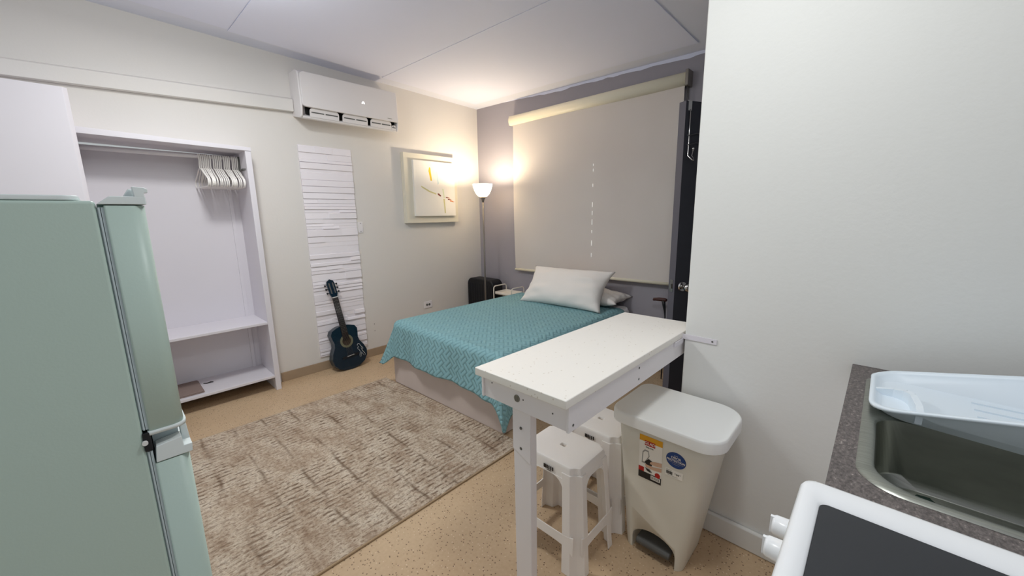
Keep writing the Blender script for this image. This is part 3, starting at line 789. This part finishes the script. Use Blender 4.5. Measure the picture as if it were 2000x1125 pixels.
bk = thing('corner_bracket', 'flat white metal bracket joining the bar table to the wall', 'bracket', (XW, .59, .88))
finish('strip', MB().box(XW - .004, XW - .0005, .458, .598, .870, .892).box(1.635, XW - .0005, .5985, .6015, .852, .87).box(1.635, XW - .0005, .5945, .598, .850, .872), 'lam', bk)
finish('screw', MB().disc((XW - .004, .475, .881), (-1, 0, 0), .004, .001, 10), 'pedal', bk)

# ------------------------------------------------------------------ stools
def stool(loc, rot, label):
    s = thing('plastic_stool', label, 'stool', loc, 'white plastic stools under the table', local=True)
    H = .455
    def sq(hw, z, rc=.03, dent=0.0, n=10):
        Lp = []
        for p in rrect(-hw, hw, -hw, hw, z, rc, n):
            a = math.atan2(p.y, p.x); dd = min(abs(a - c_) for c_ in (-3 * PI / 4, -PI / 4, PI / 4, 3 * PI / 4))
            k_ = 1 - dent * math.exp(-(dd / .10) ** 2); Lp.append(V((p.x * k_, p.y * k_, z)))
        return Lp
    N_ = len(sq(.1, 0))
    base_l = sq(.1, 0)
    def circ(r, z): return [V((r * math.cos(math.atan2(p.y, p.x)), r * math.sin(math.atan2(p.y, p.x)), z)) for p in base_l]
    m = MB(); m.loft([circ(.011, H - .012), circ(.012, H - .003), circ(.015, H), sq(.06, H + .001), sq(.105, H, .026), sq(.1155, H - .004, .03, .05), sq(.1215, H - .013, .032, .10), sq(.1265, H - .058, .032, .10), sq(.1235, H - .058, .03, .10), sq(.118, H - .014, .03, .10), sq(.10, H - .008)], False, False, False)
    # arched corners of the skirt
    for k_ in range(4):
        R = Matrix.Rotation(PI / 2 * k_, 4, 'Z')
        for sx in (-1, 1):
            pts = [V((sx * .075, -.1262, H - .055)), V((sx * .018, -.1262, H - .055))]
            for i in range(7):
                a = PI / 2 * i / 6; pts.append(V((sx * (.018 + .052 * math.sin(a)), -.1262 - .004 * (1 - math.cos(a)), H - .055 - .05 * (1 - math.cos(a)))))
            pts.append(V((sx * .075, -.131, H - .105)))
            m.loft([[R @ p for p in pts], [R @ (p + V((0, .003, 0))) for p in pts]], smooth=False)
    finish('seat', m, 'plastic', s, bevel=.003)
    mk = MB()
    for i, w in enumerate((.010, .005, .0035, .004, .0045)):
        x = -.016 + .0075 * i + (0.002 if i else 0); mk.box(-.1262 - .0016, -.1262, -x - w / 2 - .012, -x + w / 2 - .012, H - .044, H - .028)
    mk.box(-.1278, -.1262, -.022, -.004, H - .049, H - .0475)
    finish('maker_mark', mk, 's_black', s)
    for k_ in range(4):
        R = Matrix.Rotation(PI / 2 * k_, 4, 'Z'); l_ = MB()
        def sec(c_, w_, z, th=.004, f=.010):
            # L section with a fluted outer corner; corner points to (-x,-y)
            o_ = [(-c_ + w_, -c_), (-c_ + f * 1.6, -c_), (-c_ + f * 1.1, -c_ + f * .9), (-c_ + f * .9, -c_ + f * 1.1), (-c_, -c_ + f * 1.6), (-c_, -c_ + w_)]
            i_ = [(-c_ + th, -c_ + w_), (-c_ + th, -c_ + f * 1.9), (-c_ + f * 1.3 + th, -c_ + f * 1.3 + th), (-c_ + f * 1.9, -c_ + th), (-c_ + w_, -c_ + th)]
            return [R @ V((x, y, z)) for x, y in o_ + i_]
        l_.loft([sec(.152, .072, .0, .004, .024), sec(.150, .071, .03, .004, .024), sec(.1405, .066, .2, .004, .022), sec(.1285, .062, .39, .004, .020), sec(.1255, .064, .425, .004, .019)], smooth=False)
        finish('leg', l_, 'plastic', s, bevel=.003)
        r_m = MB()
        zz = .125
        ptsu, ptsl = [], []
        for i in range(13):
            t = -1 + 2 * i / 12; e = abs(t) ** 5
            ptsu.append(V((t * .120, -.1428, zz + .040 + .012 * e))); ptsl.append(V((t * .120, -.1448, zz - .030 * e ** 1.0)))
        r_m.loft([[R @ p for p in ptsu + ptsl[::-1]], [R @ (p + V((0, .004, 0))) for p in ptsu + ptsl[::-1]]], smooth=False)
        finish('stretcher', r_m, 'plastic', s)
    s.rotation_euler = (0, 0, rot); s.scale = (.97, 1.22, 1)
    return s
s1 = stool((1.237, .888, 0), math.radians(0.5), 'white plastic stool beside the table leg, in front of the other stool')
s2 = dup(s1, (1.535, .884, 0), math.radians(0), 'white plastic stool behind the front stool, next to the bin')

# ------------------------------------------------------------------ step bin
bn = thing('step_bin', 'white plastic step-on trash bin with stickers against the wall', 'bin', (1.54, .54, 0))
def blp(z):
    k_ = z / .59
    return rrect(1.402 - .016 * k_, 1.635 + .055 * k_, .432 - .085 * k_, .672 + .06 * k_, z, .035 + .02 * k_, 6)
bb = MB(); bb.loft([blp(z) for z in (0, .004, .1, .2, .3, .4, .5, .585)])
body = finish('body', bb, 'bin', bn)
cu = MB(); ap = [(.458, -.05)] + [(.458, .06)] + [(.548 - .090 * math.cos(a), .062 + .058 * math.sin(a)) for a in [PI * k_ / 12 for k_ in range(1, 12)]] + [(.638, .06), (.638, -.05)]
cu.prism([(1.36, y, z) for y, z in ap], (.14, 0, 0))
cut = finish('cutter', cu, 'bin')
bo = body.modifiers.new('arch', 'BOOLEAN'); bo.operation = 'DIFFERENCE'; bo.object = cut; bo.solver = 'EXACT'
off_b = OFF[bn.name]; cut.location = (0, 0, 0)
bpy.context.view_layer.update()
dg = bpy.context.evaluated_depsgraph_get()
nm = bpy.data.meshes.new_from_object(body.evaluated_get(dg), depsgraph=dg)
body.modifiers.clear(); body.data = nm
cm = cut.data; bpy.data.objects.remove(cut); bpy.data.meshes.remove(cm)
finish('pedal', MB().prism([(x, .478, z) for x, z in ((1.395, .035), (1.49, .055), (1.49, .068), (1.40, .062), (1.392, .052))], (0, .142, 0)), 'pedal', bn, bevel=.004)
def lidl(z, e):
    a = []
    x0_, x1_, y0_, y1_ = 1.362 - e, 1.700 + e * .4, .314 - e, .748 + e * .6
    Lr = rrect(x0_, x1_, y0_, y1_, z, [.05, .055, .075, .10], 8)
    return [V((p.x - .012 * (1 - ((p.y - .53) / .215) ** 2) * (1 if p.x < 1.42 else 0), p.y, z)) for p in Lr]
finish('lid', MB().loft([lidl(.578, -.008), lidl(.580, 0), lidl(.618, 0), lidl(.627, -.004), lidl(.630, -.012)], smooth=False), 'binlid', bn, bevel=.003)
# stickers on the front face (u to the viewer's right = -y, v up)
def face_x(z): return 1.402 - .016 * z / .59 - .0012
BTX = lambda y, z, e=0: Matrix(((0, 0, -1, face_x(z) - e), (-1, 0, 0, y), (0, 1, 0, z), (0, 0, 0, 1)))
def fp(mb, mi, pts, e):
    mb.mi = mi; mb.poly([(face_x(z) - e, y, z) for y, z in pts])
SM = ['s_white', 's_yellow', 's_red', 's_black', 's_skin', 's_grey', 's_blue']
k = MB(); ya, yb, za, zb = .621, .527, .357, .549
fp(k, 0, [(ya, za), (yb, za), (yb, zb), (ya, zb)], .0000)
fp(k, 1, [(ya, .523), (yb, .523), (yb, zb), (ya, zb)], .0004)
fp(k, 2, [(.599, .508), (.556, .508), (.556, .529), (.599, .529)], .0008)
fp(k, 3, [(ya, za), (yb, za), (yb, .387), (ya, .387)], .0004)
fp(k, 2, [(ya, .387), (.598, .387), (.598, .407), (ya, .407)], .0006)
fp(k, 0, [(.569, .366), (.531, .366), (.531, .383), (.569, .383)], .0008)
for i in range(9): fp(k, 3, [(.566 - i * .0037, .369), (.5645 - i * .0037 - .0006 * (i % 2), .369), (.5645 - i * .0037 - .0006 * (i % 2), .381), (.566 - i * .0037, .381)], .0012)
fp(k, 5, [(.609, .425), (.607, .475), (.598, .487), (.582, .487), (.577, .463), (.588, .44), (.595, .425)], .0004)
fp(k, 0, [(.605, .432), (.603, .472), (.596, .481), (.584, .481), (.581, .463), (.59, .445), (.597, .432)], .0006)
fp(k, 3, [(.597, .432), (.58, .452), (.563, .445), (.567, .425), (.583, .418)], .0009)
fp(k, 4, [(yb, .455), (.556, .449), (.572, .442), (.575, .432), (.55, .432), (yb, .437)], .0011)
fp(k, 4, [(yb, .432), (.56, .424), (.595, .424), (.59, .412), (.56, .410), (yb, .415)], .0010)
fp(k, 5, [(.595, .41), (.575, .408), (.563, .397), (.57, .392), (.588, .397)], .0009)
fp(k, 3, [(.59, .407), (.576, .405), (.568, .398), (.574, .395), (.586, .399)], .0012)
for i_ in range(1): k.mi = 2; k.poly([(face_x(.392) - .0012, .542 - .011 * math.cos(2 * PI * t / 16), .394 + .011 * math.sin(2 * PI * t / 16)) for t in range(16)])
k.mi = 0; text_into(k, 'GLAD', .0165, BTX(.5775, .5183, .0012), bold=.0003)
k.mi = 3; text_into(k, 'Step Can', .0085, BTX(.578, .5005, .0008), bold=.0002)
finish('product_sticker', k, SM, bn)
k = MB(); k.mi = 6; k.poly([(face_x(.495) - .0004 , .4745 - .0375 * math.cos(2 * PI * t / 32), .4935 + .0325 * math.sin(2 * PI * t / 32)) for t in range(32)])
k.mi = 0; text_into(k, 'WITH', .005, BTX(.4745, .512, .0014)); text_into(k, 'ODOR', .0125, BTX(.4745, .5025, .0014), bold=.0002); text_into(k, 'PROTECTION', .0112, BTX(.4745, .4905, .0014), bold=.0002)
k.mi = 5; k.poly([(face_x(.48) - .0012, y, z) for y, z in ((.503, .4815), (.446, .4815), (.446, .483), (.503, .483))]); k.poly([(face_x(.474) - .0012, y, z) for y, z in ((.488, .475), (.461, .475), (.461, .4762), (.488, .4762))])
finish('round_sticker', k, SM, bn)
k = MB(); k.mi = 0; k.poly([(face_x(.43) - .0002, y, z) for y, z in ((.512, .418), (.446, .418), (.446, .449), (.512, .449))])
for i in range(13): fp(k, 3, [(.509 - i * .0019, .426), (.508 - i * .0019 - .0004 * (i % 3), .426), (.508 - i * .0019 - .0004 * (i % 3), .439), (.509 - i * .0019, .439)], .0008)
fp(k, 5, [(.509, .443), (.488, .443), (.488, .4445), (.509, .4445)], .0008); fp(k, 5, [(.505, .4215), (.465, .4215), (.465, .423), (.505, .423)], .0008)
k.mi = 3; text_into(k, '$', .007, BTX(.4745, .4365, .001)); text_into(k, '34', .0105, BTX(.466, .434, .001), bold=.0003); text_into(k, '75', .0055, BTX(.456, .437, .001))
finish('price_label', k, SM, bn)

# ------------------------------------------------------------------ refrigerator
fr_ = thing('refrigerator', 'white two-door refrigerator with top freezer in the left foreground', 'refrigerator', (-.28, 1.25, 0))
finish('cabinet', MB().box(-.56, 0.0035, 1.0, 1.505, .03, 1.455), 'fridge', fr_, bevel=.006, seg=3)
finish('top_cover', MB().loft([rrect(-.52, -.015, 1.003, 1.50, z, .02) for z in (1.4555, 1.464)]), 'fridge_l', fr_, bevel=.002)
for z0, z1 in ((1.018, 1.444), (.06, .972)):
    g = MB(); g.box(.0036, .0052, 1.006, 1.495, z0, z1).box(.0052, .0078, 1.0012, 1.498, z0, z1).box(.0078, .0088, 1.008, 1.495, z0, z1).box(.0088, .0125, 1.002, 1.5, z0, z1)
    finish('door_seal', g, 'gasket', fr_)
def doorloop(z, e=0): return rrect(.0125 + e, .067 - e, .998 + e, 1.507 - e, z, [.02, .004, .004, .02], 6)
fd = finish('freezer_door', MB().loft([doorloop(1.012, .004), doorloop(1.015), doorloop(1.447)]), 'fridge', fr_)
finish('lower_edge', MB().loft([rrect(.0105, .0705, .997, 1.508, z, [.022, .004, .004, .022], 6) for z in (1.006, 1.0145)]), 'fridge_l', fd)
finish('top_cap', MB().prism([(x, .997, z) for x, z in ((.004, 1.449), (.069, 1.449), (.069, 1.4635), (.022, 1.4635))], (0, .511, 0)), 'fridge_l', fd, bevel=.0015)
finish('handle_lip', MB().prism([(x, .997, z) for x, z in ((.0545, 1.462), (.068, 1.462), (.068, 1.470), (.0735, 1.4705), (.0735, 1.477), (.069, 1.4795), (.053, 1.481))], (0, .03, 0)), 'fridge_l', fd, bevel=.001)
finish('handle_lip', MB().prism([(x, 1.03, z) for x, z in ((.040, 1.463), (.056, 1.463), (.055, 1.478), (.049, 1.478))], (0, .03, 0)), 'fridge_l', fd, bevel=.001)
rd = finish('lower_door', MB().loft([doorloop(.055, .004), doorloop(.06), doorloop(.944)]), 'fridge', fr_)
cp = MB(); cp.prism([(x, .997, z) for x, z in ((.0145, .946), (.071, .946), (.0725, .964), (.059, .964), (.058, .985), (.018, .980))], (0, .03, 0)); cp.prism([(x, 1.027, z) for x, z in ((.0145, .946), (.071, .946), (.0725, .955), (.0145, .955))], (0, .481, 0))
cp.prism([(x, 1.040, z) for x, z in ((.060, .955), (.0735, .955), (.0705, .998), (.060, .998))], (0, .02, 0))
finish('handle_cap', cp, 'fridge_l', rd, bevel=.0015)
finish('handle_recess', MB().box(.016, .056, 1.03, 1.49, .956, 1.005), 'gasket', rd)
hg = finish('hinge', MB().box(.002, .014, .9975, 1.03, .974, 1.013), 'black', fr_, bevel=.002)
finish('hinge_pin', MB().tube([(.004, .992, .9945), (.004, 1.0, .9945)], .0045, 12), 'offwhite', hg)
for x, y in ((-.52, 1.04), (-.52, 1.46), (-.03, 1.04), (-.03, 1.46)): finish('foot', MB().lathe([(.018, 0), (.018, .012), (.012, .031)], (x, y, 0), 12), 'black', fr_)

# ------------------------------------------------------------------ kitchen: cabinet, counter, sink, rack, range
kc = thing('base_cabinet', 'white kitchen base cabinet under the speckled worktop', 'cabinet', (1.3, -.6, 0))
finish('carcass', MB().box(.90, 1.715, -1.30, .012, .0, .70).box(.90, .925, -1.3, .012, .70, .859).box(1.69, 1.715, -1.3, .012, .70, .859).box(.925, 1.69, -.004, .012, .70, .859), 'lam', kc)
for y0, y1 in ((-1.29, -.65), (-.64, .005)):
    dk = finish('door', MB().box(.880, .8995, y0, y1, .10, .85), 'lam', kc, bevel=.003)
    finish('handle', MB().tube([(.878, y1 - .05, .70), (.855, y1 - .05, .70), (.855, y1 - .05, .80), (.878, y1 - .05, .80)], .005, 8), 'chrome', dk)
cx0, cx1, cy0, cy1 = .865, XW - .001, -1.32, .027
def hole(z, e=0): return rrect(.952 + e, 1.60 - e, -.77 + e, -.03 - e, z, .05, 6)
def outer(z): return rrect(cx0, cx1, cy0, cy1, z, .004, 6)
wk = MB(); wk.loft([hole(.8605), hole(.90), outer(.90), outer(.8605), hole(.8605)], False, False, False)
tag(finish('worktop', wk, 'counter', loc=(1.3, -.6, .86)), 'dark grey speckled laminate worktop around the sink', 'worktop')
snk = thing('kitchen_sink', 'stainless steel drop-in sink with a single deep bowl', 'sink', (1.28, -.4, .74))
def so(z, e=0): return rrect(.940 + e, 1.615 - e, -.80 + e, -.012 - e, z, [.035, .078 - e, .05, .045], 8)
def si(z, x0_, x1_, y0_, y1_, r): return rrect(x0_, x1_, y0_, y1_, z, r, 8)
rim = MB(); rim.loft([so(.9005), so(.9035, .004), si(.9045, .958, 1.316, -.748, -.034, [.06, .085, .06, .06]), si(.900, .964, 1.310, -.742, -.040, [.058, .08, .058, .058])], False, False)
# orientation of corner radii: the near-left corner (small x, large y) is the big one
finish('rim', rim, 'sink', snk)
bw = MB(); bw.loft([si(.900, .964, 1.310, -.742, -.040, [.058, .08, .058, .058]), si(.86, .968, 1.306, -.738, -.045, [.058, .08, .058, .058]), si(.765, .974, 1.300, -.73, -.052, [.06, .08, .06, .06]), si(.742, .99, 1.285, -.71, -.07, .065), si(.738, 1.03, 1.25, -.66, -.11, .05)], False, True)
finish('bowl', bw, 'sink', snk, bevel=.003)
finish('drain', MB().lathe([(.045, .7385), (.043, .7405), (.02, .7395), (.0, .7395)], (1.155, -.39, 0), 24), 'chrome', snk)
pad = MB(); pp = []
for i in range(14):
    a = 2 * PI * i / 14; rr_ = 1 + .16 * math.sin(3 * a) + .1 * math.sin(5 * a + 1); pp.append((1.222 + .035 * rr_ * math.cos(a), -.150 + .042 * rr_ * math.sin(a)))
pad.loft([[(x, y, .7385) for x, y in pp], [(x, y, .749 + .004 * math.sin(9 * x * 10)) for x, y in pp]], smooth=False)
tag(finish('scouring_pad', pad, 'pad', loc=(1.222, -.15, .7385)), 'dark green scouring pad lying in the bottom of the sink', 'scouring pad')

rk = thing('dish_rack', 'pale blue-white plastic dish tray with cutlery corner over the back of the sink', 'dish rack', (1.42, -.26, .905))
def zrim(y): return .926 + max(0, -.03 - y) * .24
def rkl(e, zf, r=.06):
    out_ = []
    for p in rrect(1.245, 1.60, -.50, -.022, 0, r, 8):
        c0 = V((1.42, -.26, 0)); d0 = p - c0
        d1 = V((d0.x * (1 - e / .178), d0.y * (1 - e / .24), 0)); pt = c0 + d1
        pt.x += (pt.y + .022) * .10 * (1 if pt.x > 1.42 else 1.35) + .045 * (1 if pt.x < 1.42 else .5)
        out_.append(V((pt.x, pt.y, zf(pt.y))))
    return out_
tr_ = MB()
tr_.loft([rkl(.022, lambda y: .9055), rkl(.014, lambda y: zrim(y) - .012), rkl(.001, lambda y: zrim(y) - .009), rkl(-.001, lambda y: zrim(y) - .002), rkl(.003, zrim), rkl(.009, zrim), rkl(.014, lambda y: zrim(y) - .008), rkl(.026, lambda y: .911)], True, True)
finish('tray', tr_, 'rack', rk)
dv = MB(); pa = [(1.455, -.034), (1.452, -.070), (1.440, -.092), (1.415, -.104), (1.335, -.112), (1.292, -.112)]
for (a, b) in zip(pa, pa[1:]):
    a, b = V((*a, 0)), V((*b, 0)); t = (b - a).normalized(); n_ = V((-t.y, t.x, 0)) * .0062
    dv.loft([[(p.x, p.y, z) for p, z in ((a - n_, .911), (b - n_, .911), (b + n_, .911), (a + n_, .911))], [(p.x, p.y, zrim(p.y) - .002) for p in (a - n_, b - n_, b + n_, a + n_)]], smooth=False)
finish('cutlery_divider', dv, 'rack', rk)
rb = MB()
for i in range(5): rb.box(1.33 + i * .05, 1.334 + i * .05, -.44, -.22, .911, .915)
finish('floor_rib', rb, 'rack', rk)

rn = thing('electric_range', 'white electric range with black glass cooktop and side knobs', 'stove', (.58, -.2, 0))
finish('oven_body', MB().box(.335, .845, -.46, .030, .02, .898), 'stovew', rn, bevel=.006)
def ro(z, e): return rrect(.32 + e, .842 - e, -.47 + e, .058 - e, z, .022, 6)
def rg_(z, e): return rrect(.375 + e, .778 - e, -.42 + e, .026 - e, z, .012, 6)
cf = MB(); cf.loft([ro(.899, .006), ro(.905, 0), ro(.926, 0), ro(.934, .004), ro(.936, .010), rg_(.936, -.004), rg_(.932, 0)], True, False)
cto = finish('cooktop_frame', cf, 'stovew', rn)
finish('cooktop_glass', MB().loft([rg_(.927, .0), rg_(.9335, .0005)], smooth=False), 'glass', rn)
finish('control_panel', MB().box(.345, .835, .030, .050, .78, .8985), 'stovew', rn, bevel=.004)
for i, x in enumerate((.768, .706)):
    kb = MB(); n = 24
    kb.loft([[(x + r * math.cos(2 * PI * k_ / n), y, .862 + r * math.sin(2 * PI * k_ / n)) for k_ in range(n)] for y, r in ((.050, .021), (.062, .021), (.0635, .0185), (.082, .0172), (.086, .015))])
    kb.box(x - .003, x + .003, .083, .090, .846, .878)
    finish('knob', kb, 'stovew', rn)
finish('oven_door', MB().box(.35, .83, .030, .046, .10, .765), 'stovew', rn, bevel=.004)
finish('oven_handle', MB().tube([(.40, .046, .72), (.40, .075, .72), (.78, .075, .72), (.78, .046, .72)], .008, 10), 'stovew', rn)
for x, y in ((.37, -.42), (.81, -.42), (.37, 0), (.81, 0)): finish('foot', MB().lathe([(.015, 0), (.015, .021)], (x, y, 0), 12), 'black', rn)

# ------------------------------------------------------------------ light
def area(name, loc, size, energy, color, target=None, shape='DISK'):
    l = bpy.data.lights.new(name, 'AREA'); l.shape = shape; l.size = size; l.energy = energy; l.color = color
    o = bpy.data.objects.new(name, l); COL.objects.link(o); o.location = loc
    if target is not None: o.rotation_euler = (V(target) - V(loc)).to_track_quat('-Z', 'Y').to_euler()
    return o
def bulb(name, loc, e, r=.12):
    l = bpy.data.lights.new(name, 'POINT'); l.energy = e; l.color = (.97, 1, .985); l.shadow_soft_size = r
    o = bpy.data.objects.new(name, l); COL.objects.link(o); o.location = loc
def panel_light(name, loc, e, size):
    l = bpy.data.lights.new(name, 'AREA'); l.shape = 'DISK'; l.size = size; l.energy = e; l.color = (.98, 1, .975)
    o = bpy.data.objects.new(name, l); COL.objects.link(o); o.location = loc
panel_light('room_panel', (.50, 2.40, 2.64), 22, .36)
panel_light('kitchen_panel', (.90, .34, 2.60), 9, .30)
bulb('room_light', (.50, 2.40, 2.42), 12, .16)
bulb('kitchen_light', (.85, .34, 2.42), 7, .14)
wld = bpy.data.worlds.new('world'); scn.world = wld; wld.use_nodes = True
bg = wld.node_tree.nodes['Background']; bg.inputs[0].default_value = lin((238, 244, 246)); bg.inputs[1].default_value = .52
scn.view_settings.view_transform = 'Standard'; scn.view_settings.look = 'None'
scn.view_settings.exposure = 0.0
scn.cycles.max_bounces = 8; scn.cycles.diffuse_bounces = 6; scn.cycles.use_denoising = True
scn.cycles.sample_clamp_indirect = 4.0
